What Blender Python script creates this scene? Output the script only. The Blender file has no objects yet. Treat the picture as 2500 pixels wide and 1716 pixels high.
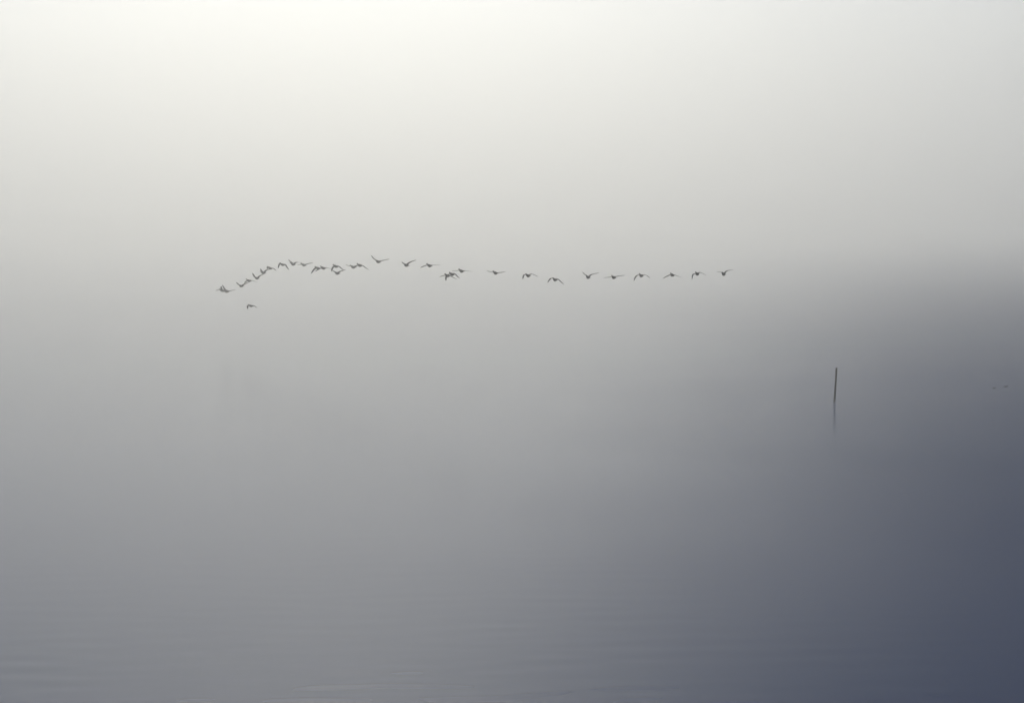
import bpy, bmesh, math, random
import numpy as np
from mathutils import Vector

P = dict(sun_az=-9.0, sun_el=42.3, sun_str=3.5, sun_ang=10.0, sky=0.086, sigma=0.0039, g=0.7085,
         top=120.0, exposure=-0.07, sun_col=(1.0, 0.95, 0.79), albedo=(0.945, 0.95, 0.958),
         dust=1.1, vb=2, rough=0.19, r1=1.0, w0=-0.06, w1=0.265, ap=28.0, swing=0.15, ly=1.58, lw=1.4, slope=0.0046, wcol=(0.016, 0.031, 0.082))

sc = bpy.context.scene
R = math.radians

# ---------------------------------------------------------------- camera
W, H = 2500.0, 1716.0                   # frame the sketch coordinates refer to
HFOV = R(43.26)
FPX = (W / 2) / math.tan(HFOV / 2)
HORIZON = 525.0
CAM_H = 9.0
pitch = math.atan((HORIZON - H / 2) / FPX)
cam_data = bpy.data.cameras.new('camera')
cam_data.sensor_width = 36.0
cam_data.lens = 18.0 / math.tan(HFOV / 2)
cam_data.clip_start = 0.1
cam_data.clip_end = 6000.0
cam = bpy.data.objects.new('camera', cam_data)
cam.location = (0, 0, CAM_H)
cam.rotation_euler = (math.pi / 2 + pitch, 0, 0)
sc.collection.objects.link(cam)
sc.camera = cam

# ---------------------------------------------------------------- sky, sun, exposure
world = bpy.data.worlds.new('World')
sc.world = world
world.use_nodes = True
wn = world.node_tree
wn.nodes.clear()
sky = wn.nodes.new('ShaderNodeTexSky')
sky.sky_type = 'NISHITA'
sky.sun_disc = False
sky.sun_elevation = R(P['sun_el'])
sky.sun_rotation = R(P['sun_az'])
sky.dust_density = P['dust']
bg = wn.nodes.new('ShaderNodeBackground')
bg.inputs['Strength'].default_value = P['sky']
wo = wn.nodes.new('ShaderNodeOutputWorld')
wn.links.new(sky.outputs['Color'], bg.inputs['Color'])
wn.links.new(bg.outputs['Background'], wo.inputs['Surface'])

sun_data = bpy.data.lights.new('sun', 'SUN')
sun_data.energy = P['sun_str']
sun_data.angle = R(P['sun_ang'])
sun_data.color = P['sun_col']
sun = bpy.data.objects.new('sun', sun_data)
az, el = R(P['sun_az']), R(P['sun_el'])
to_sun = Vector((math.sin(az) * math.cos(el), math.cos(az) * math.cos(el), math.sin(el)))
sun.rotation_euler = to_sun.to_track_quat('Z', 'Y').to_euler()
sc.collection.objects.link(sun)

sc.view_settings.view_transform = 'Standard'
sc.view_settings.look = 'None'
sc.view_settings.exposure = P['exposure']
sc.view_settings.gamma = 1.0
sc.render.engine = 'CYCLES'
sc.cycles.volume_bounces = P['vb']
sc.cycles.max_bounces = 8
sc.cycles.use_denoising = True
sc.cycles.denoising_input_passes = 'RGB_ALBEDO_NORMAL'
sc.cycles.use_adaptive_sampling = False

# ---------------------------------------------------------------- helpers
def link(o):
    sc.collection.objects.link(o)
    return o

def mat(name):
    m = bpy.data.materials.new(name)
    m.use_nodes = True
    return m, m.node_tree, m.node_tree.nodes['Principled BSDF']

def unproject(px, py, dist):
    """world point seen at photo pixel (px, py), dist metres in front of the camera"""
    x = (px - W / 2) / FPX
    z = -(py - H / 2) / FPX
    c, s = math.cos(pitch), math.sin(pitch)
    return Vector((x, c - z * s, s + z * c)) * dist + Vector((0, 0, CAM_H))

def on_water(px, py):
    d = unproject(px, py, 1.0) - Vector((0, 0, CAM_H))
    return Vector((0, 0, CAM_H)) + d * (CAM_H / -d.z)

def smooth(o):
    o.data.polygons.foreach_set('use_smooth', [True] * len(o.data.polygons))

# ---------------------------------------------------------------- water
def build_water():
    rnd = np.random.RandomState(5)
    rs = [0.0, 2.0, 4.0, 6.0, 9.0, 12.5]
    r = 16.0
    while r < 60:
        rs.append(r); r *= 1.0026
    while r < 150:
        rs.append(r); r *= 1.01
    while r < 1500:
        rs.append(r); r *= 1.06
    rs.append(1500.0)
    rs = np.array(rs)
    th = np.concatenate([np.linspace(R(-36), R(36), 400, endpoint=False),
                         np.linspace(R(36), R(324), 72, endpoint=False)])
    n, m = len(rs), len(th)
    X = rs[:, None] * np.sin(th)[None]
    Y = rs[:, None] * np.cos(th)[None]
    D = np.hypot(X, Y)
    Z = np.zeros_like(X)
    for k in range(130):
        lam = 0.26 * (1.0 / 0.26) ** rnd.rand()
        a = R(92) + rnd.randn() * R(7)
        kx, ky = math.cos(a) * 2 * math.pi / lam, math.sin(a) * 2 * math.pi / lam
        amp = P['slope'] * (0.5 + rnd.rand()) * lam / (2 * math.pi)
        fade = np.clip((lam / (np.maximum(D, 1) * 0.0026) - 4) / 5, 0, 1)     # the sheet gets coarser further out
        patch = 0.6 + 0.4 * np.sin(X * rnd.uniform(.1, .4) + Y * rnd.uniform(.1, .35) + rnd.rand() * 6.28)
        Z += amp * fade * patch * np.sin(kx * X + ky * Y + rnd.rand() * 6.28)
    Z *= 0.008 + 0.992 / (1 + (D / 28.0) ** 12)                                  # wavelets near the bank, glassy further out
    co = np.stack([X, Y, Z], -1).reshape(-1, 3)
    i, j = np.meshgrid(np.arange(n - 1), np.arange(m), indexing='ij')
    j2 = (j + 1) % m
    f = np.stack([i * m + j, i * m + j2, (i + 1) * m + j2, (i + 1) * m + j], -1).reshape(-1, 4)[:, ::-1]
    me = bpy.data.meshes.new('water')
    me.vertices.add(len(co)); me.vertices.foreach_set('co', co.ravel())
    me.loops.add(f.size); me.loops.foreach_set('vertex_index', f.ravel().astype(np.int32))
    me.polygons.add(len(f)); me.polygons.foreach_set('loop_start', np.arange(0, f.size, 4, dtype=np.int32))
    me.update(calc_edges=True)
    me.validate()
    o = link(bpy.data.objects.new('water', me))
    smooth(o)
    o['kind'] = 'structure'
    M, nt, b = mat('lake_water')
    N, L = nt.nodes.new, nt.links.new
    b.inputs['Base Color'].default_value = (*P['wcol'], 1)
    b.inputs['IOR'].default_value = 1.333
    # wind fan: a breeze off the right bank ruffles that side of the lake, the rest stays slick
    tc = N('ShaderNodeTexCoord')
    sx = N('ShaderNodeSeparateXYZ'); L(tc.outputs['Object'], sx.inputs[0])
    ya = N('ShaderNodeMath'); ya.operation = 'ADD'; L(sx.outputs['Y'], ya.inputs[0]); ya.inputs[1].default_value = P['ap']
    q = N('ShaderNodeMath'); q.operation = 'DIVIDE'; L(sx.outputs['X'], q.inputs[0]); L(ya.outputs[0], q.inputs[1])
    mp0 = N('ShaderNodeMapping'); mp0.inputs['Scale'].default_value = (0.05, 0.12, 1.0); L(tc.outputs['Object'], mp0.inputs['Vector'])
    n0 = N('ShaderNodeTexNoise'); n0.inputs['Scale'].default_value = 1.0; n0.inputs['Detail'].default_value = 3.0
    L(mp0.outputs['Vector'], n0.inputs['Vector'])
    nm = N('ShaderNodeMath'); nm.operation = 'MULTIPLY_ADD'; L(n0.outputs['Fac'], nm.inputs[0])
    nm.inputs[1].default_value = 0.06; L(q.outputs[0], nm.inputs[2])
    lg = N('ShaderNodeMath'); lg.operation = 'LOGARITHM'; L(sx.outputs['Y'], lg.inputs[0]); lg.inputs[1].default_value = 10.0
    sl = N('ShaderNodeMath'); sl.operation = 'MULTIPLY_ADD'; L(lg.outputs[0], sl.inputs[0])      # the breeze swings to the right further out
    sl.inputs[1].default_value = -P['swing']; L(nm.outputs[0], sl.inputs[2])
    mr = N('ShaderNodeMapRange'); mr.interpolation_type = 'SMOOTHSTEP'
    L(sl.outputs[0], mr.inputs['Value'])
    mr.inputs['From Min'].default_value = P['w0'] + 0.03 - 1.45 * P['swing']; mr.inputs['From Max'].default_value = P['w1'] + 0.03 - 1.45 * P['swing']
    fd = N('ShaderNodeMapRange'); fd.interpolation_type = 'SMOOTHSTEP'; L(lg.outputs[0], fd.inputs['Value'])
    fd.inputs['From Min'].default_value = P['ly']; fd.inputs['From Max'].default_value = P['ly'] + P['lw']
    fd.inputs['To Min'].default_value = 1.0; fd.inputs['To Max'].default_value = 0.0
    mu = N('ShaderNodeMath'); mu.operation = 'MULTIPLY'; L(mr.outputs['Result'], mu.inputs[0]); L(fd.outputs['Result'], mu.inputs[1])
    # the ruffles are cat's paws: minute rough facets among slick ones, more of them the further into the breeze
    wh = N('ShaderNodeTexWhiteNoise'); wh.noise_dimensions = '3D'
    vm = N('ShaderNodeVectorMath'); vm.operation = 'SCALE'; L(tc.outputs['Object'], vm.inputs[0]); vm.inputs['Scale'].default_value = 600.0
    L(vm.outputs[0], wh.inputs['Vector'])
    m3 = N('ShaderNodeMath'); m3.operation = 'LESS_THAN'; L(wh.outputs['Value'], m3.inputs[0]); L(mu.outputs[0], m3.inputs[1])
    ro = N('ShaderNodeMapRange'); L(m3.outputs[0], ro.inputs['Value'])
    # far out the lake lies glassy
    gl = N('ShaderNodeMapRange'); gl.interpolation_type = 'SMOOTHSTEP'; L(lg.outputs[0], gl.inputs['Value'])
    gl.inputs['From Min'].default_value = 1.8; gl.inputs['From Max'].default_value = 2.75
    gl.inputs['To Min'].default_value = P['rough']; gl.inputs['To Max'].default_value = 0.03
    L(gl.outputs['Result'], ro.inputs['To Min']); ro.inputs['To Max'].default_value = P['r1']
    L(ro.outputs['Result'], b.inputs['Roughness'])
    # capillary ripples too fine for the mesh
    mp = N('ShaderNodeMapping'); mp.inputs['Scale'].default_value = (0.45, 2.2, 1.0)
    nz = N('ShaderNodeTexNoise'); nz.inputs['Scale'].default_value = 1.2; nz.inputs['Detail'].default_value = 3.0
    bp = N('ShaderNodeBump'); bp.inputs['Strength'].default_value = 0.006; bp.inputs['Distance'].default_value = 0.05
    L(tc.outputs['Object'], mp.inputs['Vector'])
    L(mp.outputs['Vector'], nz.inputs['Vector'])
    L(nz.outputs['Fac'], bp.inputs['Height'])
    L(bp.outputs['Normal'], b.inputs['Normal'])
    me.materials.append(M)
    return o

build_water()

# ---------------------------------------------------------------- haze
def build_haze():
    me = bpy.data.meshes.new('haze')
    bm = bmesh.new()
    bmesh.ops.create_cube(bm, size=1.0)
    for v in bm.verts:
        v.co.x *= 3300; v.co.y *= 3300
        v.co.z = P['top'] if v.co.z > 0 else -1.5
    bm.to_mesh(me); bm.free()
    o = link(bpy.data.objects.new('haze', me))
    o['kind'] = 'stuff'
    M = bpy.data.materials.new('lake_haze')
    M.use_nodes = True
    nt = M.node_tree
    nt.nodes.clear()
    pv = nt.nodes.new('ShaderNodeVolumePrincipled')
    pv.inputs['Color'].default_value = (*P['albedo'], 1)
    pv.inputs['Density'].default_value = P['sigma']
    pv.inputs['Anisotropy'].default_value = P['g']
    out = nt.nodes.new('ShaderNodeOutputMaterial')
    nt.links.new(pv.outputs['Volume'], out.inputs['Volume'])
    me.materials.append(M)
    return o

build_haze()

# ---------------------------------------------------------------- shapes
def loft(bm, rings):
    """closed skin over rings of points (first and last closed by a fan)"""
    rv = [[bm.verts.new(p) for p in r] for r in rings]
    n = len(rv[0])
    for a, b in zip(rv, rv[1:]):
        for k in range(n):
            bm.faces.new((a[k], a[(k + 1) % n], b[(k + 1) % n], b[k]))
    for r, flip in ((rv[0], True), (rv[-1], False)):
        c = bm.verts.new(sum((v.co for v in r), Vector()) / n)
        for k in range(n):
            f = (c, r[k], r[(k + 1) % n])
            bm.faces.new(f[::-1] if flip else f)
    bmesh.ops.recalc_face_normals(bm, faces=bm.faces)

def spine_rings(spine, sides=10):
    """spine: (forward, up, half width, half height); X across, Y forward, Z up"""
    out = []
    for y, z, rx, rz in spine:
        out.append([Vector((math.cos(2 * math.pi * k / sides) * rx, y, z + math.sin(2 * math.pi * k / sides) * rz))
                    for k in range(sides)])
    return out

def catmull(pts, per=5):
    P_ = [2 * pts[0] - pts[1]] + list(pts) + [2 * pts[-1] - pts[-2]]
    res = []
    for i in range(1, len(P_) - 2):
        a, b, c, d = P_[i - 1:i + 3]
        for k in range(per):
            t = k / per
            res.append(0.5 * ((2 * b) + (c - a) * t + (2 * a - 5 * b + 4 * c - d) * t * t + (3 * b - a - 3 * c + d) * t ** 3))
    res.append(pts[-1])
    return res

# ---------------------------------------------------------------- plumage
def plumage(name, col, col2):
    M, nt, b = mat(name)
    N, L = nt.nodes.new, nt.links.new
    tc = N('ShaderNodeTexCoord')
    nz = N('ShaderNodeTexNoise'); nz.inputs['Scale'].default_value = 18.0; nz.inputs['Detail'].default_value = 4.0
    L(tc.outputs['Object'], nz.inputs['Vector'])
    cr = N('ShaderNodeValToRGB')
    cr.color_ramp.elements[0].position = 0.3; cr.color_ramp.elements[0].color = (*col, 1)
    cr.color_ramp.elements[1].position = 0.75; cr.color_ramp.elements[1].color = (*col2, 1)
    L(nz.outputs['Fac'], cr.inputs['Fac'])
    L(cr.outputs['Color'], b.inputs['Base Color'])
    b.inputs['Roughness'].default_value = 0.8
    b.inputs['Specular IOR Level'].default_value = 0.2
    bp = N('ShaderNodeBump'); bp.inputs['Strength'].default_value = 0.15; bp.inputs['Distance'].default_value = 0.01
    L(nz.outputs['Fac'], bp.inputs['Height']); L(bp.outputs['Normal'], b.inputs['Normal'])
    return M

PLUMAGE = plumage('dark_plumage', (0.018, 0.017, 0.017), (0.05, 0.047, 0.043))
DUSKY = plumage('dusky_plumage', (0.02, 0.019, 0.018), (0.045, 0.04, 0.036))

# ---------------------------------------------------------------- flock
YAW = R(26)             # the flock comes towards the shore, a little to the left
ACROSS = Vector((math.cos(YAW), -math.sin(YAW), 0))
AHEAD = Vector((-math.sin(YAW), -math.cos(YAW), 0))

def chord_at(t):        # t 0 at the shoulder, 1 at the tip
    return 0.19 * (1 - t) ** 0.5 * (1 + 0.55 * t) + 0.012

def bird_mesh(name, left, right, size):
    """left/right: [(across, up) bend, (across, up) tip] of each wing from the shoulder, metres"""
    # body: bill, head, neck, breast, belly, tail fan
    pitchup = R(10)
    spine = [(0.335, 0.022, 0.004, 0.004), (0.30, 0.026, 0.010, 0.008), (0.275, 0.032, 0.023, 0.024), (0.245, 0.034, 0.029, 0.030),
             (0.205, 0.022, 0.026, 0.028), (0.16, 0.004, 0.036, 0.038), (0.10, -0.014, 0.060, 0.060), (0.03, -0.022, 0.073, 0.070),
             (-0.05, -0.020, 0.066, 0.060), (-0.12, -0.010, 0.044, 0.038), (-0.17, 0.0, 0.040, 0.017), (-0.235, 0.006, 0.052, 0.007)]
    bm = bmesh.new()
    rings = []
    for r in spine_rings(spine, 12):
        ring = []
        for p in r:
            y, z = p.y + 0.02, p.z - 0.012
            ring.append(Vector((p.x, y * math.cos(pitchup) - z * math.sin(pitchup), y * math.sin(pitchup) + z * math.cos(pitchup))) * size * 1.14)
        rings.append(ring)
    loft(bm, rings)
    body = bpy.data.meshes.new(name); bm.to_mesh(body); bm.free()
    # one pair of wings, tip to tip
    pts = [Vector((left[1][0], left[1][1])), Vector((left[0][0], left[0][1])), Vector((0, 0)),
           Vector((right[0][0], right[0][1])), Vector((right[1][0], right[1][1]))]
    cur = catmull(pts, 6)
    mid = 12
    ln = [0.0]
    for a, b in zip(cur, cur[1:]):
        ln.append(ln[-1] + (b - a).length)
    bm = bmesh.new()
    rings = []
    for k, p in enumerate(cur):
        t = abs(ln[k] - ln[mid]) / (ln[mid] if k < mid else ln[-1] - ln[mid])
        tan = (cur[min(k + 1, len(cur) - 1)] - cur[max(k - 1, 0)]).normalized()
        nrm = Vector((-tan.y, tan.x))                      # up, square to the span
        c = chord_at(min(t, 1)) * size * 1.05
        th = (0.038 * (1 - t) ** 0.8 + 0.006) * size
        sweep = (0.055 * math.sin(min(t, 1) * math.pi * 0.8) - 0.15 * t * t) * size   # wrist forward, hand swept back
        prof = [(0.42, 0.0), (0.36, 0.55), (0.15, 0.85), (-0.2, 0.55), (-0.58, 0.02), (-0.2, -0.1), (0.15, -0.25), (0.36, -0.3)]
        rings.append([Vector((p.x + nrm.x * q * th * 0.6, a * c + sweep, p.y + nrm.y * q * th * 0.6 + a * c * 0.10)) for a, q in prof])
    loft(bm, rings)
    wing = bpy.data.meshes.new(name + '_w'); bm.to_mesh(wing); bm.free()
    # weld the two skins into one
    ob, ow = bpy.data.objects.new('b', body), bpy.data.objects.new('w', wing)
    link(ob); link(ow)
    md = ob.modifiers.new('union', 'BOOLEAN'); md.operation = 'UNION'; md.object = ow; md.solver = 'EXACT'
    bpy.context.view_layer.update()
    dg = bpy.context.evaluated_depsgraph_get()
    me = bpy.data.meshes.new_from_object(ob.evaluated_get(dg))
    me.name = name
    bpy.data.objects.remove(ob); bpy.data.objects.remove(ow)
    bpy.data.meshes.remove(body); bpy.data.meshes.remove(wing)
    me.materials.clear(); me.materials.append(PLUMAGE)
    me.polygons.foreach_set('use_smooth', [True] * len(me.polygons))
    return me

def crop(ox, oy, s):
    return lambda x, y: (ox + x / s, oy + y / s)

cA, cB, cC, cD = crop(510, 680, 25.82), crop(565, 640, 19.37), crop(660, 620, 19.37), crop(745, 630, 19.37)
cE, cF, cG, cH = crop(1060, 640, 19.37), crop(590, 730, 46.5), crop(1250, 640, 15.49), crop(1640, 640, 14.525)
c1, c2, c3, c4 = crop(500, 600, 5.81), crop(850, 600, 5.81), crop(1150, 600, 5.81), crop(1450, 600, 5.81)
# shoulder, left bend, left tip, right bend, right tip, label (left to right along the flock)
FLOCK = [
 (cA, (930, 745), (640, 715), (260, 800), (1060, 730), (1330, 800), 'faint grey bird with level wings at the far left end of the flock'),
 (cA, (850, 740), (790, 630), (690, 490), (1040, 690), (1280, 780), 'faint bird with short raised wing between the two others at the far left end'),
 (cA, (1130, 800), (1010, 690), (755, 410), (1270, 785), (1700, 695), 'faint bird with one long steeply raised wing, rightmost of the far left cluster'),
 (cB, (480, 1110), (360, 1075), (150, 960), (620, 1040), (815, 950), 'bird with shallow V wings, next after the far left cluster on the climbing line'),
 (cB, (850, 860), (700, 905), (525, 1020), (980, 858), (1215, 940), 'bird with slightly drooping wings, second from the bottom of the climbing line'),
 (cB, (1220, 740), (1090, 680), (920, 520), (1370, 640), (1500, 560), 'bird with V wings in the middle of the climbing line on the left'),
 (cB, (1520, 490), (1440, 430), (1310, 320), (1680, 380), (1900, 320), 'bird with V wings, its right wing running into the arched bird atop the climbing line'),
 (cB, (1850, 270), (1720, 220), (1620, 350), (1990, 290), (2090, 410), 'bird with arched wings at the top of the climbing line on the left'),
 (cC, (600, 490), (440, 470), (285, 690), (720, 500), (845, 760), 'bird with both wings hooked deeply down, just right of the climbing line'),
 (cC, (1090, 470), (990, 390), (780, 280), (1260, 395), (1500, 415), 'bird with gull-like raised wings, bent flat at the right, left of a close pair'),
 (cC, (1600, 505), (1450, 512), (1170, 535), (1750, 480), (2000, 405), 'bird with nearly level wings close to the right of a bird with bent raised wings'),
 (cD, (620, 465), (500, 470), (190, 760), (740, 480), (880, 560), 'bird with its left wing stretched far down, left one of an overlapping pair'),
 (cD, (880, 455), (700, 500), (390, 650), (1040, 455), (1250, 520), 'bird with gently drooping wings, right one of an overlapping level pair'),
 (cD, (1470, 375), (1340, 410), (1150, 650), (1610, 390), (1800, 590), 'bird with wings in a round downward arch directly above a V-winged bird'),
 (cD, (1530, 700), (1420, 655), (1200, 580), (1650, 640), (1890, 540), 'bird with wings in a V directly below the round arched bird'),
 (c1, (2110, 297), (2060, 290), (1970, 272), (2155, 283), (2225, 262), 'bird with a long thin left wing, its right wing touching an arched bird'),
 (c1, (2205, 273), (2160, 280), (2100, 318), (2250, 285), (2320, 345), 'bird with arched wings, its left wing touching a bird with level thin wing'),
 (c2, (430, 220), (390, 205), (305, 140), (490, 210), (580, 187), 'bird with wings spread in a wide V, highest of the whole flock'),
 (c2, (830, 270), (795, 258), (740, 232), (870, 240), (955, 200), 'bird with a thick raised right wing, alone just right of the highest bird'),
 (c2, (1158, 276), (1100, 283), (1000, 318), (1210, 275), (1300, 273), 'bird gliding with level right wing and drooping left wing in mid flock'),
 (cE, (1310, 402), (1050, 412), (760, 435), (1500, 415), (1790, 445), 'bird with wings stretched flat and straight above a crossing pair'),
 (cE, (860, 555), (600, 605), (160, 725), (980, 545), (1160, 770), 'dark bird of the crossing pair with a long left wing and hooked right wing'),
 (cE, (650, 620), (580, 680), (500, 890), (760, 640), (1050, 815), 'lower bird of the crossing pair with both wings pressed down'),
 (c2, (2095, 380), (2030, 375), (1945, 355), (2140, 382), (2225, 366), 'bird with flat slightly raised wings, alone right of the crossing pair'),
 (cG, (620, 495), (460, 490), (370, 660), (765, 450), (955, 550), 'dark bird with M-shaped wings, eighth from the right end of the flock'),
 (cG, (1640, 648), (1480, 620), (1310, 790), (1750, 645), (1930, 850), 'dark bird with both wings curved down, lowest in the right half of the flock'),
 (c3, (1665, 440), (1625, 415), (1570, 375), (1705, 410), (1800, 382), 'dark bird with wings in a V, sixth from the right end of the flock'),
 (c4, (285, 443), (230, 447), (130, 460), (340, 432), (425, 415), 'bird gliding flat and tilted, fifth from the right end of the flock'),
 (c4, (675, 418), (610, 428), (560, 505), (730, 413), (780, 458), 'dark bird with thick left wing hooked down, fourth from the right end'),
 (c4, (1115, 410), (1075, 418), (975, 470), (1160, 420), (1240, 452), 'bird with wings sloping down like a tent, third from the right end'),
 (cH, (910, 405), (770, 440), (710, 625), (1020, 370), (1190, 465), 'dark bird with left wing hanging straight down, second from the right end'),
 (cH, (1850, 410), (1740, 360), (1580, 355), (1950, 310), (2135, 270), 'dark bird with wings raised high in a V at the right end of the flock'),
 (cF, (1120, 740), (680, 740), (480, 1200), (1400, 730), (1740, 1010), 'small faint bird with wings bent down, flying alone below the left end of the flock'),
]

def flock_distance(px):
    return float(np.interp(px, [520, 620, 860, 1130, 1780], [97, 95, 84, 68, 54]))

for cr, s0, lb, lt, rb, rt, label in FLOCK:
    px, py = cr(*s0)
    d = flock_distance(px) if cr is not cF else 86.0
    k = d / FPX
    def rel(p):
        x, y = cr(*p)
        return ((x - px) * k / math.cos(YAW), (py - y) * k)
    size = d / 66 * float(np.interp(px, [540, 1000], [0.78, 1.0])) * (0.95 if cr is cF else 1.0)
    me = bird_mesh('flying_bird', (rel(lb), rel(lt)), (rel(rb), rel(rt)), size)
    o = link(bpy.data.objects.new('flying_bird', me))
    o.location = unproject(px, py, d)
    # local X -> across, local Y -> ahead; the sheet of the wings stays upright
    ang = math.atan2(ACROSS.y, ACROSS.x)
    o.rotation_euler = (0, 0, ang)
    o.scale = (1, -1, 1)
    o['label'] = label
    o['category'] = 'bird'
    o['group'] = 'birds flying in a line over the lake'

# ---------------------------------------------------------------- pole
def build_pole():
    base = on_water(2037, 981)
    dist = base.y
    k = dist / FPX
    M, nt, b = mat('weathered_wood')
    N, L = nt.nodes.new, nt.links.new
    tc = N('ShaderNodeTexCoord')
    mp = N('ShaderNodeMapping'); mp.inputs['Scale'].default_value = (60, 60, 4); L(tc.outputs['Object'], mp.inputs['Vector'])
    nz = N('ShaderNodeTexNoise'); nz.inputs['Scale'].default_value = 1.0; nz.inputs['Detail'].default_value = 5.0
    L(mp.outputs['Vector'], nz.inputs['Vector'])
    cr = N('ShaderNodeValToRGB')
    cr.color_ramp.elements[0].position = 0.3; cr.color_ramp.elements[0].color = (0.014, 0.013, 0.012, 1)
    cr.color_ramp.elements[1].position = 0.75; cr.color_ramp.elements[1].color = (0.045, 0.041, 0.036, 1)
    L(nz.outputs['Fac'], cr.inputs['Fac']); L(cr.outputs['Color'], b.inputs['Base Color'])
    b.inputs['Roughness'].default_value = 0.85
    b.inputs['Specular IOR Level'].default_value = 0.2
    bp = N('ShaderNodeBump'); bp.inputs['Strength'].default_value = 0.4; bp.inputs['Distance'].default_value = 0.004
    L(nz.outputs['Fac'], bp.inputs['Height']); L(bp.outputs['Normal'], b.inputs['Normal'])
    rnd = random.Random(3)
    hgt = 84 * k / math.cos(0.14)
    rings = []
    for q in range(-8, 31):
        t = q / 30
        x = 3.3 * k * t + 0.6 * k * math.sin(t * 4) * 0.3
        r = 2.4 * k * (1.0 + 0.06 * rnd.uniform(-1, 1) + (0.05 if t < 0.1 else 0))
        rings.append([Vector((x + math.cos(a) * r * (1 + 0.05 * math.sin(3 * a + q * .4)), math.sin(a) * r, t * hgt)) for a in
                      [2 * math.pi * j / 12 for j in range(12)]])
    rings.append([Vector((p.x * 0.75 + 0.25 * 3.3 * k, p.y * 0.75, p.z + 0.008 + 0.25 * (p.x - 3.3 * k))) for p in rings[-1]])
    bm = bmesh.new(); loft(bm, rings)
    me = bpy.data.meshes.new('wooden_pole'); bm.to_mesh(me); bm.free()
    me.materials.append(M)
    o = link(bpy.data.objects.new('wooden_pole', me)); smooth(o)
    o.location = base
    o['label'] = 'thin dark wooden pole leaning slightly, standing alone in the water'
    o['category'] = 'pole'

build_pole()

# ---------------------------------------------------------------- birds on the water
def swimmer(px, py, length_px, heading, tail_up, label):
    base = on_water(px, py)
    k = base.y / FPX * length_px
    spine = [(0.50, 0.26, 0.004, 0.004), (0.43, 0.27, 0.03, 0.025), (0.36, 0.28, 0.06, 0.06), (0.30, 0.24, 0.055, 0.06), (0.27, 0.14, 0.07, 0.07),
             (0.20, 0.06, 0.12, 0.10), (0.05, 0.03, 0.17, 0.13), (-0.15, 0.03, 0.17, 0.12), (-0.32, 0.05 + tail_up * .3, 0.10, 0.07),
             (-0.48, 0.07 + tail_up, 0.05, 0.02)]
    bm = bmesh.new()
    loft(bm, [[p * k for p in r] for r in spine_rings(spine, 10)])
    me = bpy.data.meshes.new('water_bird'); bm.to_mesh(me); bm.free()
    me.materials.append(DUSKY)
    o = link(bpy.data.objects.new('water_bird', me)); smooth(o)
    o.location = base
    o.rotation_euler = (0, 0, heading)
    o['label'] = label
    o['category'] = 'bird'
    o['group'] = 'tiny birds on the water at the right edge'

swimmer(2427, 948, 12, R(110), 0.22, 'tiny dark bird on the water, left of the two at the right edge')
swimmer(2456, 944, 13, R(-95), 0.0, 'tiny dark bird on the water, nearest the right edge')
